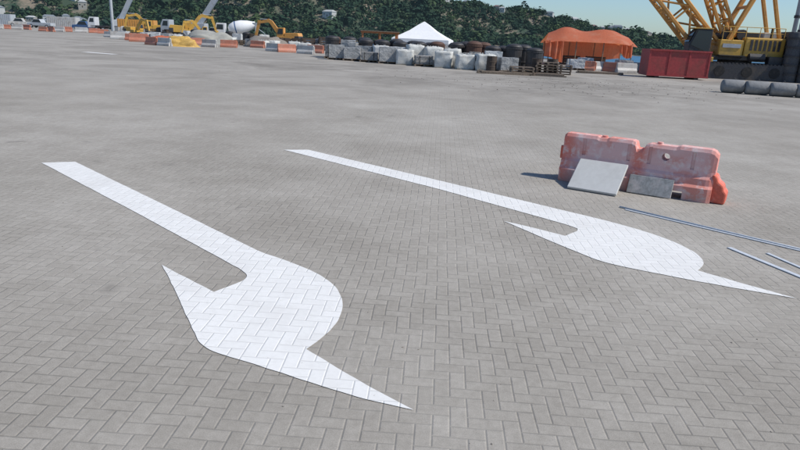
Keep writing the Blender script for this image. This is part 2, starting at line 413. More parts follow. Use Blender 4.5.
# ---------------------------------------------------------------- yard goods
G_pack='stacks of pavers on pallets in the yard'
def pallet_parts(mb,w=1.2,h=.14):
    for x in (-.53,0,.53): mb.box((x*w*.9,0,h/2-.01),(.1,w,h-.042))
    for y in (-.5,-.25,0,.25,.5): mb.box((0,y*w*.9,h-.012),(w,.11,.022))
    for y in (-.5,0,.5): mb.box((0,y*w*.9,.011),(w,.1,.022))
    return mb
PALME=pallet_parts(MB()).obj('pallet',M_wood); palmesh=PALME.data; bpy.data.objects.remove(PALME)
def addm(name,me,parent,loc=(0,0,0)):
    o=bpy.data.objects.new(name,me); col.objects.link(o); o.parent=parent; o.location=loc; return o
def paver_pack(loc,rz,mat,h,label):
    r=root('paver_pack',label,'paver stack',loc,rz,G_pack); addm('pallet',palmesh,r)
    mb=MB(); z=.142; nl=max(3,int(h/.1))
    for l in range(nl):
        mb.box((random.uniform(-.02,.02),random.uniform(-.02,.02),z+.048),(1.08,1.08,.098)); z+=.1
    if random.random()<.6:
        for a in range(random.randint(2,5)): mb.box((random.uniform(-.35,.35),random.uniform(-.35,.35),z+.04),(.3,.3,.09))
    mb.obj('stacked_pavers',mat,r,.008)
    for x in (-.3,.3):
        MB().box((x,-.572,.14+nl*.05),(.03,.012,nl*.1)).obj('strap',M_rub,r)
    return r
def puffed(s,puff,amp,n=7):
    bm=bmesh.new(); bmesh.ops.create_cube(bm,size=1); bmesh.ops.subdivide_edges(bm,edges=bm.edges,cuts=n,use_grid_fill=True)
    off=random.random()*50
    for v in bm.verts:
        c=v.co.copy(); d_=c.normalized()*.56; c=c.lerp(d_,puff)
        c+=c*amp*noise.noise(c*3+Vector((off,0,0)))+c*amp*.5*noise.noise(c*9+Vector((0,off,0)))
        v.co=Vector((c.x*1.12*s[0],c.y*1.12*s[1],max(c.z+.48,0)*s[2]))
    return bm
def frommesh(bm,name,mat,parent,loc=(0,0,0),smooth=True):
    me=bpy.data.meshes.new(name); bm.to_mesh(me); bm.free(); me.materials.append(mat)
    for p_ in me.polygons: p_.use_smooth=smooth
    return addm(name,me,parent,loc)
def bag(loc,rz,s,label):
    r=root('bulk_bag',label,'bulk bag',loc,rz,'bulk bags standing in the yard',1)
    frommesh(puffed(s,.20,.12),'bag_body',M_bag,r)
    zt=.86*s[2]
    for i in (-1,1):
        for j in (-1,1):
            MB().cyl((.36*i*s[0],.36*j*s[1],zt),(.25*i*s[0],.36*j*s[1],zt+.2),.02,seg=5).cyl((.25*i*s[0],.36*j*s[1],zt+.2),(.16*i*s[0],.36*j*s[1],zt),.02,seg=5).obj('lifting_loop',M_bag,r)
    return r
def wrapped(loc,rz,h,label):
    wh=random.random()<.5
    r=root('wrapped_pallet',('white ' if wh else 'greyish ')+label,'wrapped pallet',loc,rz,'plastic-wrapped pallet loads in the yard'); addm('pallet',palmesh,r)
    frommesh(puffed((random.uniform(.88,1.0),.98,h),.03,.05),'wrapped_load',M_wrapw if wh else M_wrap,r,(0,0,.13),False)
    return r
def rbin(loc,rz,h,mat,label):
    r=root('round_bin',label,'bin',loc,rz,'dark round-topped bins behind the bags')
    w=.50
    MB().rev([(w*.92,0),(w,.06),(w,h*.30),(w+.035,h*.31),(w+.035,h*.34),(w,h*.35),(w*1.02,h*.78),(w*1.08,h*.79),(w*1.08,h*.86)],20).obj('bin_body',mat,r,0,False)
    MB().rev([(w*1.04,h*.862),(w*.98,h*.90),(w*.78,h*.96),(w*.45,h*.99),(.02,h)],20).obj('domed_lid',mat,r,0,True)
    return r
def crate(loc,rz,size,label,mat=None):
    mat=mat or M_dwood
    r=root('timber_crate',label,'crate',loc,rz,'slatted timber crates in the yard')
    w,dp,h=size
    for sx in (-1,1):
        for sy in (-1,1): MB().box((sx*(w/2-.05),sy*(dp/2-.05),h/2),(.1,.1,h)).obj('corner_post',mat,r)
    mb=MB(); n=max(2,int(h/.2))
    for k in range(n):
        z=(k+.5)*h/n
        for sy in (-1,1): mb.box((0,sy*(dp/2+.015),z),(w,.026,h/n*.8))
        for sx in (-1,1): mb.box((sx*(w/2+.015),0,z),(.026,dp-.06,h/n*.8))
    mb.obj('slatted_side',mat,r)
    return r
def drum(loc,mat,label):
    r=root('drum',label,'drum',loc,random.random()*6,'drums in the yard')
    MB().rev([(.29,0),(.3,.02),(.29,.28),(.305,.3),(.29,.32),(.29,.56),(.305,.58),(.29,.6),(.29,.86),(.3,.88),(.28,.88),(.27,.86)],16).obj('drum_body',mat,r)
    MB().cyl((.15,.1,.86),(.15,.1,.885),.035,seg=8).obj('bung',M_dark,r)
    return r
def pallet_stack(loc,rz,n,label):
    r=root('pallet_stack',label,'pallets',loc,rz,'stacks of empty wooden pallets')
    for k in range(n): addm('pallet',palmesh,r,(random.uniform(-.03,.03),random.uniform(-.03,.03),k*.143)).rotation_euler=(0,0,random.uniform(-.04,.04))
    return r
lab_p=['grey paver stack strapped on a wooden pallet','buff paver stack on a wooden pallet in the yard']
def goods(X,Y,hs):
    u=random.random()
    if u<.24: bag((X,Y,0),random.uniform(-.3,.3),(random.uniform(.92,1.05),1.0,hs*random.uniform(1.0,1.3)),'lumpy off-white bulk bag beside paver stacks')
    elif u<.74: wrapped((X,Y,0),random.uniform(-.15,.15),hs*random.uniform(.8,1.1),'plastic-wrapped load on a wooden pallet')
    elif u<.79: crate((X,Y,0),random.uniform(-.2,.2),(1.1,1.0,hs),'orange-brown slatted crate beside wrapped pallets',M_owood)
    else:
        i=random.random()<.5; paver_pack((X,Y,0),random.uniform(-.15,.15),M_brick if i else M_brick2,hs*random.choice((.6,.8,.9)),lab_p[0 if i else 1])
for row,(dy,hs) in enumerate(((0,.86),(1.4,1.0))):
    X=-4.9-row*.4
    while X<5.9:
        Y=44.0-(X+5)*.62+dy+random.uniform(-.2,.2)
        goods(X,Y,hs); X+=random.uniform(1.12,1.24)
for row,dy in enumerate((2.8,4.0)):
    X=-5.6
    while X<8.4:
        Y=44.0-(X+5)*.55+dy+random.uniform(-.2,.2); u=random.random()
        if u<.72: rbin((X,Y,0),0,random.uniform(1.42,1.68),M_bin if random.random()<.8 else M_binr,'dark round-topped bin standing behind bulk bags')
        elif u<.84: crate((X,Y,0),random.uniform(-.15,.15),(1.15,1.1,random.uniform(1.3,1.6)),'dark slatted timber crate among round bins')
        elif u<.90: crate((X,Y,0),random.uniform(-.15,.15),(1.3,1.1,random.uniform(1.2,1.45)),'orange-brown slatted crate among dark bins',M_owood)
        else: wrapped((X,Y,0),0,random.uniform(1.2,1.4),'tall wrapped pallet load among dark bins')
        X+=random.uniform(1.10,1.28)
for q,Y in ((.13,36.9),(.20,36.6),(.225,37.6)):
    drum(at(q,Y),random.choice((M_dark,M_dwood)),'dark steel drum standing beside wrapped pallets')
for q,Y,n in ((.178,35.6,3),(.215,36.6,5),(.238,38.5,4)):
    pallet_stack(at(q,Y),random.uniform(-.4,.4),n,'low stack of weathered wooden pallets on paving')
def timber(loc,rz,label,n=7,L=2.8):
    mb=MB()
    for k in range(n): mb.box((random.uniform(-.15,.15),(k%4)*.175-.26,.035+.068*(k//4)),(L,.18,.07),rotm('Z',random.uniform(-1,1)))
    o=mb.obj('timber_pile',M_wood,None); o.location=loc; o.rotation_euler=(0,0,rz); tag(o,label,'timber')
timber(at(.150,35.0),.05,'low pile of weathered timber boards on paving')
timber(at(.205,35.4),-.2,'short pile of timber boards near wrapped pallets')
timber(at(.30,42),-.1,'loose timber boards lying near the orange tent')
for q,Y in ((.262,47),(.275,49),(.335,47),(.35,48.5)): goods(q*Y,Y,.7)
# orange-brown timber frame west of the white tent
r=root('timber_shelter','open orange-brown timber shelter standing behind the pallets','shelter',at(-.046,57),.1)
for x in (-1.5,0,1.5):
    for y in (-.8,.8): MB().box((x,y,.95),(.14,.14,1.9)).obj('post',M_owood,r)
for y in (-.8,.8):
    MB().box((0,y,1.97),(3.3,.15,.14)).obj('rail',M_owood,r); MB().box((0,y-.09,1.1),(3.2,.04,.16)).obj('rail',M_owood,r)
MB().box((0,0,2.08),(3.4,2.0,.06)).obj('roof_board',M_wood,r)
# goods toward the west
for k in range(20):
    q=-.145-.0165*k; Y=58+k*1.7+random.uniform(-1.5,1.5); u=random.random()
    if u<.75: goods(q*Y,Y,.65)
    else: pallet_stack(at(q,Y),random.uniform(-.4,.4),4,'low stack of weathered wooden pallets on paving')
for k in range(26):
    q=-.13-.0135*k; Y=64+k*1.8+random.uniform(-2,2); u=random.random()
    if u<.35: rbin(at(q,Y),0,1.4,M_bin,'dark round-topped bin standing in the yard')
    elif u<.6: crate(at(q,Y),random.random(),(1.3,1.2,random.uniform(.9,1.4)),'dark slatted crate standing in the yard')
    else: goods(q*Y,Y,1.0)

def lowbar(loc,rz,mat,label):
    r=root('road_barrier',label,'barrier',loc,rz,'red and white barriers along the yard')
    MB().loft([[(x,-.25,0),(x,-.25,.2),(x,-.11,.4),(x,-.08,.8),(x,.08,.8),(x,.11,.4),(x,.25,.2),(x,.25,0)] for x in (-.9,.9)]).obj('barrier_body',mat,r,.03)
    MB().cyl((.93,0,.1),(.93,0,.7),.06,seg=8).obj('coupling_lug',mat,r)
    return r
b1=lowbar(at(-.42,64),.2,M_bred,'faded orange plastic barrier in a line of barriers')
b2=lowbar(at(-.45,70),.2,M_bwhite,'dirty white plastic barrier in a line of barriers')
q=-.475
while q>-.70:
    Y=98+random.uniform(-2.5,6); dup(b1 if random.random()<.45 else b2,at(q,Y),random.uniform(-.6,.3),random.uniform(.8,1)); q-=random.uniform(.010,.026)
for q,Y,w in ((-.40,56,0),(-.38,55,1),(-.31,58,1),(-.28,60,0),(-.19,54,0),(-.21,55,1),(-.16,52.5,1),(.275,47,0),(.298,47,1),(.32,46.5,0),(.34,46,1),(.26,51,1),(-.235,64,0),(-.33,63,0),(-.44,72,0),(-.465,78,1),(-.43,68,0),(-.145,56,0)):
    dup(b2 if w else b1,at(q,Y),random.uniform(-.8,.5),.85)

def mound(name,loc,sz,mat,label,cat):
    bm=bmesh.new(); bmesh.ops.create_icosphere(bm,subdivisions=4,radius=1)
    off=random.random()*20
    for v in bm.verts:
        c=v.co*(1+.35*noise.noise(v.co*1.8+Vector((off,0,0)))+.12*noise.noise(v.co*6))
        v.co=Vector((c.x*sz[0],c.y*sz[1],max(c.z,-.02)*sz[2]))
    me=bpy.data.meshes.new(name); bm.to_mesh(me); bm.free(); me.materials.append(mat)
    for p_ in me.polygons: p_.use_smooth=True
    o=bpy.data.objects.new(name,me); col.objects.link(o); o.location=loc; tag(o,label,cat)
mound('tarp_covered_mound',at(-.355,56),(1.5,1.1,.85),M_tarpy,'yellow tarp covering a mound of material','tarp')
mound('tarp_covered_mound',at(-.385,58),(1.4,1.0,.7),M_tarpo,'orange tarp crumpled over a low heap','tarp')
mound('sand_heap',at(-.31,72),(3,2,1.3),M_cream,'pale sand heap in the yard','heap')
mound('sand_heap',at(-.22,68),(2.5,2,1.1),M_stone,'brown earth heap beside machinery','heap')

# grey rounded concrete cylinders at the east side
for i,(q,Y,w) in enumerate(((.510,28.3,.92),(.548,27.9,.98),(.588,27.5,1.0),(.629,27.2,1.0),(.67,26.9,1.0))):
    r=root('concrete_cylinder','weathered grey concrete cylinder lying on the paving','concrete cylinder',at(q,Y),random.uniform(-.30,-.02),'concrete cylinders lying in a row')
    R_=.29; prof=[(-.5,R_*.74),(-.46,R_*.93),(-.40,R_),(0,R_*1.02),(.40,R_),(.46,R_*.93),(.5,R_*.74)]
    MB().loft([[(x*w,rr*math.cos(a*math.tau/20)*1.15,R_+rr*math.sin(a*math.tau/20)) for a in range(20)] for x,rr in prof]).obj('cylinder_body',M_palec,r,0,True)
    MB().cyl((-.1,0,.56),(0,0,.66),.012,seg=5).cyl((0,0,.66),(.1,0,.56),.012,seg=5).obj('lifting_eye',M_dark,r)

# red container
r=root('red_container','boxy flat-sided red steel container standing before the crane','container',(16.9,41,0),-.08)
MB().box((0,0,.92),(3.7,1.9,1.6)).obj('container_shell',M_red,r,.02)
for x in (-1.8,-.6,.6,1.8): MB().box((x,-.965,.92),(.10,.03,1.50)).obj('rib',M_red,r)
MB().box((0,-.98,1.69),(3.74,.07,.10)).obj('top_rail',M_red,r)
MB().box((0,-.98,.17),(3.74,.07,.10)).obj('bottom_rail',M_red,r)
for x in (-1.2,1.2): MB().box((x,0,.06),(.25,1.8,.12)).obj('skid',M_dark,r)

# tents
def tent_white():
    r=root('white_tent','white peaked marquee tent standing in the yard','tent',at(.022,68),-.15)
    w=2.9; N=8
    def ring(s,z):
        pts=[]
        for side in range(4):
            for t in range(N):
                u=t/N*2-1
                p=[(u,-1),(1,u),(-u,1),(-1,-u)][side]
                pts.append((p[0]*s,p[1]*s,z))
        return pts
    MB().loft([ring(s,z) for s,z in ((w,1.25),(w,1.6),(w*.75,1.95),(w*.45,2.45),(w*.2,3.0),(.05,3.35))],False).obj('canopy',M_tarpw,r)
    for sx in (-1,1):
        for sy in (-1,1): MB().cyl((sx*(w-.1),sy*(w-.1),0),(sx*(w-.1),sy*(w-.1),1.6),.05,seg=8).obj('pole',M_lgrey,r)
tent_white()
def tent_orange():
    r=root('orange_tent','orange tarpaulin shelter with hanging side sheets','tent',(16.0,58.5,0),-.12)
    w,dp=3.45,2.6; nx,ny=40,20
    bm=bmesh.new(); g={}
    for i in range(nx+1):
        for j in range(ny+1):
            u=i/nx*2-1; v=j/ny*2-1
            pk=max(.0,.42*math.exp(-((u+.55)/.38)**2)+.38*math.exp(-((u-.45)/.38)**2))
            z=2.85+pk*(1-abs(v))**.8-.80*abs(v)**1.1-.75*max(0,abs(u)-.62)**1.2+.05*noise.noise(Vector((u*3,v*3,0)))
            g[i,j]=bm.verts.new((u*w*(1+.13*abs(v)),v*dp*(1+.02*math.sin(u*11)),z))
    for i in range(nx):
        for j in range(ny): bm.faces.new((g[i,j],g[i+1,j],g[i+1,j+1],g[i,j+1]))
    me=bpy.data.meshes.new('canopy'); bm.to_mesh(me); bm.free(); me.materials.append(M_tarpo)
    for p_ in me.polygons: p_.use_smooth=True
    addm('canopy',me,r)
    def hang(x0,x1,y,z0,z1,s):
        bm=bmesh.new(); n=18; a=[]
        for i in range(n+1):
            t=i/n; x=x0+(x1-x0)*t; yy=y+.12*math.sin(t*17+s)
            a.append((bm.verts.new((x,yy,z0)),bm.verts.new((x,yy*1.02,(z0+z1)/2)),bm.verts.new((x+.05*math.sin(t*9),yy*1.03,z1+.25*math.sin(t*4+s)))))
        for p,q in zip(a,a[1:]):
            bm.faces.new((p[0],q[0],q[1],p[1])); bm.faces.new((p[1],q[1],q[2],p[2]))
        me=bpy.data.meshes.new('side_sheet'); bm.to_mesh(me); bm.free(); me.materials.append(M_tarpo); addm('side_sheet',me,r)
    hang(-3.8,-2.3,-2.50,2.02,.5,1); hang(2.4,3.5,-2.52,1.98,1.1,2); hang(-3.6,3.6,2.5,2.05,.6,3)
    for x in (-3.5,-1.2,1.1,3.5):
        for y in (-2.4,2.4): MB().cyl((x,y,0),(x,y,2.05),.05,seg=6).obj('pole',M_wood,r)
tent_orange()
for q,Y in ((.25,58),(.29,59)): crate(at(q,Y),random.uniform(-.2,.2),(1.5,1.1,.85),'dark slatted crate stored under the orange shelter')

# ---------------------------------------------------------------- vehicles
def stadium(L,h,y0,y1,mb,n=8):
    r=h/2; pts=[]
    for k in range(n+1):
        a=-math.pi/2+math.pi*k/n; pts.append((L/2-r+r*math.cos(a),r+r*math.sin(a)))
    for k in range(n+1):
        a=math.pi/2+math.pi*k/n; pts.append((-L/2+r+r*math.cos(a),r+r*math.sin(a)))
    mb.prism(pts,y0,y1); return mb
def track(parent,L,h,y,w):
    mb=MB(); stadium(L,h,y-w/2,y+w/2,mb)
    n=int(L/.28)
    for k in range(n): mb.box((-L/2+h/2+(L-h)*(k+.5)/n,y,h+.02),(.12,w+.02,.06))
    mb.obj('track',M_dark,parent)
    for k in range(5): 
        x=-L/2+h/2+(L-h)*k/4; MB().cyl((x,y-w/2-.04,h/2),(x,y+w/2+.04,h/2),h*.33,seg=12).obj('track_roller',M_rub,parent)
def crawler():
    r=root('crawler_crane','yellow crawler crane with raised lattice boom','crane',(23.2,46.0,0),-.10,None,1.0)
    track(r,8.2,1.05,-2.0,.9); track(r,8.2,1.05,2.0,.9)
    MB().box((0,0,.8),(2.6,3.2,.5)).cyl((0,0,1.0),(0,0,1.3),1.1,seg=20).obj('undercarriage',M_dark,r)
    MB().box((.3,0,1.38),(6.0,2.9,.22)).obj('deck',M_dark,r)
    MB().box((-.9,0,2.05),(1.6,2.8,1.1)).obj('machine_house',M_yel,r,.06)
    MB().box((1.25,0,2.15),(2.6,2.9,1.3)).obj('engine_cover',M_yel,r,.08)
    for k in range(7): MB().box((.35+k*.3,-1.47,2.3),(.16,.05,.7)).obj('grille',M_dark,r)
    MB().box((-.9,-1.425,2.2),(1.2,.04,.26)).obj('name_panel',M_lgrey,r)
    MB().box((-.9,-1.6,1.55),(1.7,.5,.06)).obj('walkway',M_dark,r)
    MB().box((2.2,-1.7,1.25),(1.5,.6,.7)).obj('tool_box',M_dark,r,.04)
    MB().box((-2.6,-1.75,1.15),(.9,.5,.5)).obj('tool_box',M_yel,r,.04)
    MB().cyl((.2,-1.75,1.5),(1.2,-1.75,1.5),.26,seg=14).obj('hydraulic_tank',M_dark,r)
    MB().cyl((1.9,-.6,2.8),(1.9,-.6,3.5),.09,seg=10).obj('exhaust',M_dark,r)
    MB().box((.7,.3,2.98),(1.0,1.2,.36)).obj('air_filter_box',M_dark,r,.05)
    MB().box((2.0,.5,3.0),(.9,1.4,.4)).obj('cooling_unit',M_lgrey,r,.05)
    mb=MB()
    for x in (-1.6,-.9,-.1,.8,1.6,2.4): mb.cyl((x,-1.38,2.6),(x,-1.38,3.45),.025,seg=5)
    mb.cyl((-1.6,-1.38,3.45),(2.4,-1.38,3.45),.025,seg=5).cyl((-1.6,-1.38,3.1),(2.4,-1.38,3.1),.02,seg=5)
    mb.obj('handrail',M_yel,r)
    cab=MB().prism([(-3.7,1.35),(-2.3,1.35),(-2.3,3.2),(-3.35,3.2),(-3.75,2.2)],-1.5,-.35).obj('cab',M_dark,r,.05)
    MB().prism([(-3.66,2.15),(-2.42,1.65),(-2.42,3.08),(-3.30,3.10)],-1.53,-1.505).obj('cab_window',M_glass,cab)
    MB().box((-3.62,-.92,2.7),(.03,.9,.8),rotm('Y',22)).obj('cab_window',M_glass,cab)
    MB().box((-2.95,-.92,3.25),(1.3,1.25,.08)).obj('cab_roof',M_yel,cab,.02)
    for k in range(5): MB().box((3.35,0,1.5+k*.40),(1.2,3.4,.38)).obj('counterweight',M_darkconc,r,.03)
    MB().lattice((-1.8,.2,1.7),(-14.1,.2,14.3),1.5,1.4,10,.15,.075).obj('boom',M_org,r)
    MB().cyl((-1.0,-.9,2.6),(.9,-.9,7.2),.19,seg=6).cyl((-1.0,.9,2.6),(.9,.9,7.2),.19,seg=6).cyl((2.3,-.9,2.8),(.9,-.9,7.2),.15,seg=6).cyl((2.3,.9,2.8),(.9,.9,7.2),.15,seg=6).cyl((.9,-1,7.2),(.9,1,7.2),.18,seg=8).cyl((-.1,-.9,4.8),(-.1,.9,4.8),.12,seg=6).obj('gantry',M_org,r)
    MB().lattice((-.8,0,2.7),(-4.2,0,9.5),1.1,.8,6,.13,.06).obj('mast',M_org,r)
    for y in (-.5,-.2,.2,.5): MB().cyl((.9,y,7.2),(-13.8,y,14.4),.03,seg=4).obj('pendant_rope',M_dark,r)
    MB().cyl((-.1,-.8,2.95),(-.1,.8,2.95),.36,seg=16).obj('winch_drum',M_dark,r)
    MB().cyl((-1.2,-.8,2.9),(-1.2,.8,2.9),.3,seg=16).obj('winch_drum',M_dark,r)
crawler()
for q,Y,rad,hh in ((.592,43.5,.48,3.2),(.618,43.0,.48,3.1),(.603,45.5,.48,3.5),(.635,45,.5,3.4)):
    r=root('steel_cylinder','dark upright ribbed steel cylinder beside the crane','steel cylinder',at(q,Y),0,'dark upright cylinders beside the crane')
    MB().cyl((0,0,0),(0,0,hh),rad,seg=24).obj('cylinder_shaft',M_darkconc,r,.02,True)
    for k in range(5): MB().cyl((0,0,.5+k*hh*.18),(0,0,.62+k*hh*.18),rad+.05,seg=24).obj('collar',M_dark,r)
for q,Y,rad,hh in ((.586,50,.16,14),(.600,50.5,.36,15),(.622,50,.30,15)):
    r=root('steel_pile','tall blue-grey steel pile standing upright near the crane','pile',at(q,Y),0.1,'upright steel piles')
    MB().cyl((0,0,0),(0,0,hh),rad,seg=16).obj('pile_shaft',M_steel,r,0,True)
    MB().cyl((0,0,4.5),(0,0,4.7),rad+.06,seg=16).obj('collar',M_dark,r)

def wheel(parent,x,y,R=.5,w=.3):
    t=MB().cyl((x,y-w/2,R),(x,y+w/2,R),R,seg=18).obj('wheel',M_rub,parent,.03)
    MB().cyl((x,y-w/2-.01,R),(x,y+w/2+.01,R),R*.55,seg=12).obj('rim',M_lgrey,t)
def mixer(loc,rz,s,label,dm):
    r=root('concrete_mixer_truck',label,'truck',loc,rz,None,s)
    MB().box((0,0,.95),(8,.9,.25)).obj('chassis',M_dark,r)
    for x in (-3.2,-1.9,1.6,2.9):
        for y in (-1.05,1.05): wheel(r,x,y)
    c=MB().prism([(-4.3,.7),(-2.5,.7),(-2.5,3.0),(-4.0,3.0),(-4.3,2.0)],-1.2,1.2).obj('cab',dm,r,.06)
    MB().prism([(-4.0,1.9),(-2.8,1.9),(-2.8,2.75),(-3.85,2.75)],-1.225,-1.205).obj('cab_window',M_glass,c)
    MB().box((-4.2,0,2.45),(.03,2.0,.8),rotm('Y',17)).obj('cab_window',M_glass,c)
    ax=Vector((1,0,.22)).normalized(); upv=Vector((-ax.z,0,ax.x)); st=Vector((-2.0,0,1.95))
    def ring(t,rr): return [tuple(st+ax*t+upv*rr*math.cos(a*math.tau/20)+Vector((0,1,0))*rr*math.sin(a*math.tau/20)) for a in range(20)]
    MB().loft([ring(t,rr) for t,rr in ((0,.45),(.3,.85),(1.2,1.2),(2.4,1.2),(3.6,.95),(4.6,.6),(4.9,.55))]).obj('mixing_drum',M_tarpw,r,0,True)
    MB().loft([ring(t,rr) for t,rr in ((1.25,1.215),(1.45,1.215))]).obj('drum_band',M_blue,r)
    MB().box((3.0,0,3.1),(.9,1.1,.5),taper=(1.4,1.2)).obj('hopper',M_lgrey,r)
    MB().box((2.9,0,1.95),(.25,1.2,1.9)).obj('drum_stand',M_lgrey,r)
    MB().box((3.9,0,1.9),(1.5,.4,.1),rotm('Y',35)).obj('chute',M_lgrey,r)
mixer(at(-.262,97),.15,.82,'concrete mixer truck with white drum parked on the quay',M_white)
def excavator(loc,rz,s,mat,label):
    r=root('excavator',label,'excavator',loc,rz,None,s)
    track(r,3.8,.85,-1.1,.55); track(r,3.8,.85,1.1,.55)
    MB().box((0,0,.75),(1.8,1.7,.4)).obj('undercarriage',M_dark,r)
    MB().prism([(-1.4,1.0),(2.1,1.0),(2.2,1.7),(2.0,2.2),(-.2,2.1),(-.2,1.6),(-1.4,1.5)],-1.3,1.3).obj('machine_house',mat,r,.06)
    MB().box((1.85,0,1.35),(.75,2.64,.75)).obj('counterweight',M_dark,r,.08)
    c=MB().prism([(-1.5,1.4),(-.3,1.4),(-.3,2.9),(-1.2,2.9),(-1.5,2.2)],-1.28,-.3).obj('cab',mat,r,.05)
    MB().prism([(-1.4,1.9),(-.45,1.9),(-.45,2.75),(-1.12,2.75)],-1.31,-1.285).obj('cab_window',M_glass,c)
    MB().box((-1.44,-.8,2.4),(.03,.8,.8),rotm('Y',20)).obj('cab_window',M_glass,c)
    MB().prism([(-1.0,1.5),(-1.0,1.9),(-2.6,3.9),(-3.2,4.2),(-4.9,3.7),(-4.9,3.4),(-3.2,3.65),(-2.9,3.4),(-1.5,1.5)],-.05,.4).obj('boom',mat,r)
    MB().prism([(-4.6,3.9),(-5.0,3.9),(-5.6,1.4),(-5.3,1.3),(-4.7,3.2)],.0,.35).obj('stick',mat,r)
    MB().prism([(-5.7,1.5),(-5.2,1.4),(-4.7,.9),(-4.9,.5),(-5.5,.5),(-5.9,.9)],-.35,.7).obj('bucket',M_dark,r)
    MB().cyl((-1.6,.17,1.7),(-2.7,.17,3.3),.08,seg=8).obj('hydraulic_ram',M_steel,r)
    MB().cyl((-2.9,.17,4.1),(-4.7,.17,4.1),.07,seg=8).obj('hydraulic_ram',M_steel,r)
    return r
excavator(at(-.188,76),-.1,.72,M_org,'orange tracked excavator working behind paver stacks')
ex=excavator(at(-.35,94),math.pi+.3,.85,M_yel,'yellow tracked excavator with raised arm on the quay')
dup(ex,at(-.395,104),.3,.8,'yellow tracked excavator beside a truck crane')
dup(ex,at(-.312,88),.5,.62,'small yellow tracked excavator among yard clutter')
dup(ex,at(-.425,92),2.6,.6,'small yellow tracked excavator near the light mast')
def truck_crane(loc,rz,s,mat,bm_,lab,ang):
    r=root('truck_crane',lab,'crane',loc,rz,None,s)
    MB().box((0,0,1.1),(9,2.4,.35)).obj('chassis',M_dark,r)
    for x in (-3.4,-2.1,1.8,3.1):
        for y in (-1.05,1.05): wheel(r,x,y)
    c=MB().prism([(-5.1,.8),(-3.6,.8),(-3.6,2.9),(-4.7,2.9),(-5.1,2.0)],-1.2,1.2).obj('cab',mat,r,.06)
    MB().prism([(-4.75,1.9),(-3.85,1.9),(-3.85,2.65),(-4.55,2.65)],-1.225,-1.205).obj('cab_window',M_glass,c)
    MB().box((1,0,1.9),(2.8,2.2,1.3)).obj('turret',mat,r,.08)
    dv=Vector((math.cos(ang),0,math.sin(ang))); p0=Vector((1.0,0,2.2))
    rm=Matrix.Rotation(-ang,3,'Y')
    mb=MB(); mb.box(p0+dv*3.5,(7,.75,.8),rm).box(p0+dv*9.5,(6,.6,.62),rm).box(p0+dv*14.5,(5,.45,.46),rm).cyl(p0+dv*17,p0+dv*17+Vector((.5,0,-.5)),.2)
    mb.obj('telescopic_boom',bm_,r)
    MB().cyl((-.6,0,1.6),tuple(p0+dv*3.2),.14,seg=8).obj('hydraulic_ram',M_steel,r)
truck_crane(at(-.335,100),.0,.9,M_lgrey,M_lgrey,'grey truck crane with telescopic boom raised on the quay',math.radians(55))
truck_crane(at(-.455,122),.1,.9,M_white,M_lgrey,'white truck crane with steeply raised boom',math.radians(62))
def mast(loc,h,lab):
    r=root('light_mast',lab,'lamp post',loc,0,'tall lighting masts on the quay')
    MB().cyl((0,0,0),(0,0,h),.22,.12,12).obj('mast_pole',M_lgrey,r)
    MB().box((0,0,.3),(.9,.9,.6)).obj('base_block',M_conc,r)
    MB().cyl((-1,0,h),(1,0,h),.05,seg=6).box((-.9,-.1,h-.1),(.5,.3,.35)).box((.9,-.1,h-.1),(.5,.3,.35)).obj('floodlight',M_dark,r)
mast(at(-.459,92),18,'tall grey lighting mast on the quay')
def pickup(loc,rz,mat,lab):
    r=root('pickup_truck',lab,'pickup truck',loc,rz,'vehicles parked on the quay')
    MB().prism([(-2.5,.45),(2.5,.45),(2.5,1.05),(.6,1.08),(.2,1.75),(-1.0,1.75),(-1.5,1.1),(-2.4,1.0)],-.9,.9).obj('body',mat,r,.06)
    for y in (-.909,.909): MB().prism([(.5,1.1),(.15,1.68),(-.95,1.68),(-1.35,1.1)],y-.006,y+.006).obj('window',M_glass,r)
    for x in (-1.6,1.6):
        for y in (-.8,.8): wheel(r,x,y,.36,.22)
for q,Y,m_,n in ((-.60,138,M_bwhite,'white'),(-.57,134,M_lgrey,'silver'),(-.50,128,M_blue,'blue'),(-.43,118,M_dark,'black'),(-.295,106,M_bwhite,'white')):
    pickup(at(q,Y),random.uniform(-.4,.4),m_,n+' pickup truck parked on the distant quay')
def container(loc,rz,mat,lab,L=6):
    r=root('site_container',lab,'container',loc,rz,'steel containers on the quay')
    mb=MB().box((0,0,1.25),(L,2.4,2.4))
    for k in range(int(L/.4)): mb.box((-L/2+.2+k*.4,-1.21,1.25),(.18,.05,2.1))
    mb.obj('container_shell',mat,r)
    MB().box((L/2+.015,0,1.25),(.03,2.1,2.2)).obj('door',mat,r)
for q,Y,m_,n in ((-.635,142,M_lgrey,'grey'),(-.535,140,M_bwhite,'white'),(-.42,112,M_org,'orange')):
    container(at(q,Y),.1,m_,n+' steel container standing on the quay')

# ---------------------------------------------------------------- far hill
KX=[-1.4,-.64,-.3,-.17,-.03,.04,.075,.14,.235,.30,.355,.405,.45,.545,.606,.8,1.2]
KE=[70,70,66,60,48,37,29,25,23,17,12,8,4,0,-2,-2,-2]
def crest(q,Y=600):
    e=float(np.interp(q,KX,KE)); return 1.65+e/648*Y
Y0=430
def terrain(q,Y):
    t=max(0,min(1,(Y-Y0)/170)); t=t*t*(3-2*t)*.55+t*.45
    X=q*Y
    n=noise.fractal(Vector((X/80,Y/80,0)),1,2,4)*8+noise.noise(Vector((X/25,Y/25,3)))*1.5
    H=crest(q)
    z=-2.6+(H+2.6)*t+n*min(1,t*2.5)*min(1,max(.15,H/25))
    if Y>600: z-= (Y-600)*.03
    return z
def bare(X,Y):
    return noise.noise(Vector((X/38,Y/30,9)))+.35*noise.noise(Vector((X/11,Y/11,2)))
bm=bmesh.new(); qs=np.linspace(-1.35,1.15,240); ys=np.concatenate([np.linspace(Y0-8,640,40),np.linspace(660,1100,10)])
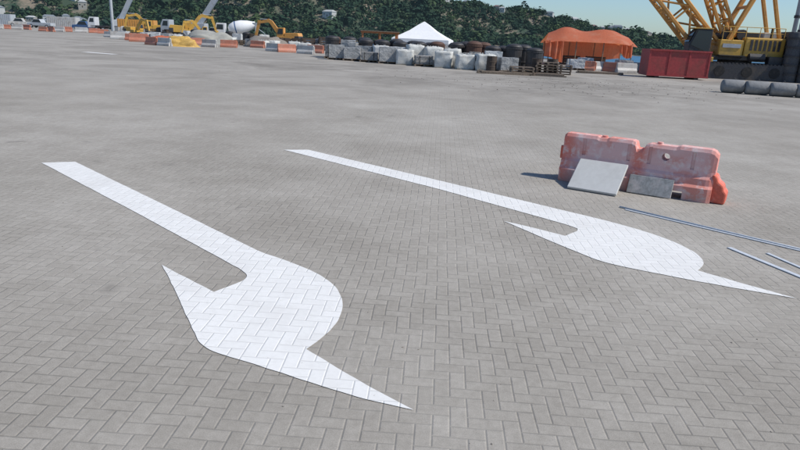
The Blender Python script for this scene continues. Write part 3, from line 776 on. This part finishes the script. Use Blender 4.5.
g=[[bm.verts.new((q*y,y,terrain(q,y) if y>Y0-5 else -4)) for y in ys] for q in qs]
for i in range(len(qs)-1):
    for j in range(len(ys)-1): bm.faces.new((g[i][j],g[i+1][j],g[i+1][j+1],g[i][j+1]))
bmesh.ops.recalc_face_normals(bm,faces=bm.faces)
me=bpy.data.meshes.new('hill'); bm.to_mesh(me); bm.free()
for p_ in me.polygons: p_.use_smooth=True
mh,nt,b=newmat('hillside'); p=posn(nt)
c=mixc(nt,mapr(nt,noisen(nt,p,.05,5,.7),.46,.60),(.032,.055,.03),(.21,.17,.125))
nt.links.new(c,b.inputs['Base Color']); b.inputs['Roughness'].default_value=.95
hazed(mh,.018)  # slope gets the painted blue haze glow too
me.materials.append(mh); o=bpy.data.objects.new('hill',me); col.objects.link(o); o['kind']='structure'

spots=[]
def hp(n,q0,q1,y0,y1):
    for _ in range(n): spots.append((random.uniform(q0,q1),random.uniform(y0,y1)))
hp(12,-.66,-.50,440,520); hp(4,-.66,-.4,500,590); hp(3,-.35,-.05,480,580); hp(13,.20,.37,580,603); hp(4,.04,.2,585,603); hp(5,-.66,-.50,433,442)
HM={}
def house(k,q,Y):
    w,dp,h=random.choice(((11,8,4),(9,8,6),(14,9,5),(8,7,3.5))); wm=random.choice((M_cr2,M_pinkp)); rm=random.choice((M_roofr,M_roofg,M_roofg,M_pinkp))
    key=(w,wm.name,rm.name)
    nm={M_cr2:'buff',M_pinkp:'white'}[wm]; rn={M_roofr:'red',M_roofg:'grey',M_pinkp:'pale'}[rm]
    r=root('house','%s house with %s roof on the wooded hillside'%(nm,rn),'house',(q*Y,Y,terrain(q,Y)+.4),random.uniform(-.6,.6),'houses on the hillside',random.uniform(.5,.68))
    if key not in HM:
        a=MB().box((0,0,h/2-1.5),(w,dp,h+4)).obj('wall',wm,r)
        b_=MB().loft([[(-w/2-.6,-dp/2-.6,h+.5),(w/2+.6,-dp/2-.6,h+.5),(w/2+.6,dp/2+.6,h+.5),(-w/2-.6,dp/2+.6,h+.5)],[(-w/2+2.2,-.2,h+2.6),(w/2-2.2,-.2,h+2.6),(w/2-2.2,.2,h+2.6),(-w/2+2.2,.2,h+2.6)]]).obj('roof',rm,r)
        wi=MB().box((0,-dp/2-.02,0),(1.5,.06,1.3)).obj('window',M_glass,r)
        dr=MB().box((0,-dp/2-.02,1.05),(1.1,.06,2.1)).obj('door',M_dwood,r)
        HM[key]=(a.data,b_.data,wi.data,dr.data); wi.location=(-w*.3,0,h*.55)
        addm('window',wi.data,r,(w*.3,0,h*.55))
    else:
        a,b_,wi,dr=HM[key]; addm('wall',a,r); addm('roof',b_,r); addm('window',wi,r,(-w*.3,0,h*.55)); addm('window',wi,r,(w*.3,0,h*.55)); addm('door',dr,r)
for k,(q,Y) in enumerate(spots): house(k,q,Y)

def forest():
    NT=15500; NL=26
    q=rng.uniform(-.72,.74,NT); Y=Y0-1+rng.random(NT)**.9*190
    keep=[]
    for i in range(NT):
        x=q[i]*Y[i]; ok=True
        for a,b_ in spots:
            dx=x-a*b_; dy=Y[i]-b_
            if abs(dx)<5.5 and -13<dy<5: ok=False;break
        if bare(x,Y[i])>.50: ok=False
        if ok: keep.append(i)
    q=q[keep];Y=Y[keep]; n=len(q)
    X=q*Y; Z=np.array([terrain(a,b_) for a,b_ in zip(q,Y)])
    big=np.array([noise.noise(Vector((x/22,y/22,5))) for x,y in zip(X,Y)])
    R=rng.uniform(1.1,2.5,n)*(1+.7*np.clip(big,-.5,1))*np.where(rng.random(n)<.07,1.6,1)
    C=np.stack([X,Y,Z+R*.65+np.where(rng.random(n)<.1,rng.uniform(0,2.2,n),0)],1)
    D=rng.normal(size=(n,NL,3)); D/=np.linalg.norm(D,axis=2,keepdims=True); D[:,:,2]=np.where(D[:,:,2]<-.3,-D[:,:,2],D[:,:,2])
    lob=1+.45*np.sin(D[:,:,0]*3+rng.random((n,1))*6)*np.cos(D[:,:,1]*3+rng.random((n,1))*6)
    rad=R[:,None]*lob*rng.uniform(.6,1.12,(n,NL))
    st=rng.uniform(.65,1.25,(n,1,1))
    P=C[:,None,:]+D*rad[:,:,None]*np.concatenate([np.ones((n,1,2))*1.05,st],2)
    Nn=D+rng.normal(size=D.shape)*.30+np.array([0,0,.4]); Nn/=np.linalg.norm(Nn,axis=2,keepdims=True)
    T=np.cross(Nn,rng.normal(size=D.shape)); T/=np.linalg.norm(T,axis=2,keepdims=True); B=np.cross(Nn,T)
    s=(R[:,None]*rng.uniform(.28,.55,(n,NL)))[:,:,None]
    V=np.stack([P-T*s,P-B*s*.8,P+T*s,P+B*s*.8],2).reshape(-1,3)
    nf=n*NL
    me=bpy.data.meshes.new('forest'); me.vertices.add(nf*4); me.loops.add(nf*4); me.polygons.add(nf)
    me.vertices.foreach_set('co',V.astype(np.float32).ravel())
    me.loops.foreach_set('vertex_index',np.arange(nf*4,dtype=np.int32))
    me.polygons.foreach_set('loop_start',np.arange(0,nf*4,4,dtype=np.int32)); me.polygons.foreach_set('loop_total',np.full(nf,4,dtype=np.int32))
    at_=me.attributes.new('tint','FLOAT','FACE')
    stand=np.array([noise.noise(Vector((x/14,y/14,1))) for x,y in zip(X,Y)])
    tint=np.clip((.5+stand*.8)[:,None]+rng.random((n,1))*.5-.25+rng.random((n,NL))*.12,0,1)
    at_.data.foreach_set('value',tint.astype(np.float32).ravel())
    me.update(calc_edges=True)
    mf,nt,b=newmat('foliage')
    an=nt.nodes.new('ShaderNodeAttribute'); an.attribute_name='tint'
    cr=nt.nodes.new('ShaderNodeValToRGB'); nt.links.new(an.outputs['Fac'],cr.inputs[0])
    cr.color_ramp.elements[0].color=(.014,.034,.020,1); cr.color_ramp.elements[1].color=(.062,.090,.034,1)
    e=cr.color_ramp.elements.new(.55); e.color=(.027,.052,.025,1)
    pz=posn(nt); c=mixc(nt,mapr(nt,noisen(nt,pz,.02,4),.38,.62,0,.6),cr.outputs[0],(.018,.040,.030))
    nt.links.new(c,b.inputs['Base Color']); b.inputs['Roughness'].default_value=.85; b.inputs['Specular IOR Level'].default_value=.1
    hazed(mf,.020)  # leaves emit a little blue to stand in for air haze
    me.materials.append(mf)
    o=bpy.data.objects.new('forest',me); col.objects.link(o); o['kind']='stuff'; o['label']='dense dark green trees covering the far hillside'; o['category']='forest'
forest()

# ---------------------------------------------------------------- light and sky
el=math.radians(48); az=math.radians(106.5)
w=bpy.data.worlds.new('World'); scene.world=w; w.use_nodes=True
nt=w.node_tree; bg=nt.nodes['Background']; sk=nt.nodes.new('ShaderNodeTexSky'); sk.sky_type='NISHITA'; sk.sun_disc=False
sk.sun_elevation=el; sk.sun_rotation=az; sk.air_density=1.0; sk.dust_density=.7; sk.ozone_density=2.0
tint=mixc(nt,1,sk.outputs[0],(.80,.96,1.12),'MULTIPLY')
nt.links.new(tint,bg.inputs[0]); bg.inputs[1].default_value=.115
sd=bpy.data.lights.new('sun','SUN'); sd.energy=4.3; sd.angle=math.radians(.5); sd.color=(1,.95,.87)
so=bpy.data.objects.new('sun',sd); col.objects.link(so)
ts=Vector((math.sin(az)*math.cos(el),math.cos(az)*math.cos(el),math.sin(el)))
so.rotation_euler=ts.to_track_quat('Z','Y').to_euler(); so.location=(0,0,30)

# ---------------------------------------------------------------- camera
p=math.radians(16.8); r_=math.radians(2.86)
dv=Vector((0,math.cos(p),-math.sin(p))); u0=Vector((0,math.sin(p),math.cos(p))); r0=Vector((1,0,0))
Rv=math.cos(r_)*r0+math.sin(r_)*u0; Uv=-math.sin(r_)*r0+math.cos(r_)*u0
cd=bpy.data.cameras.new('camera'); cd.lens=27.9; cd.sensor_width=36; cd.clip_end=20000; cd.clip_start=.05
co=bpy.data.objects.new('camera',cd); col.objects.link(co)
mt=Matrix((Rv,Uv,-dv)).transposed().to_4x4(); mt.translation=Vector((0,0,1.65)); co.matrix_world=mt
scene.camera=co
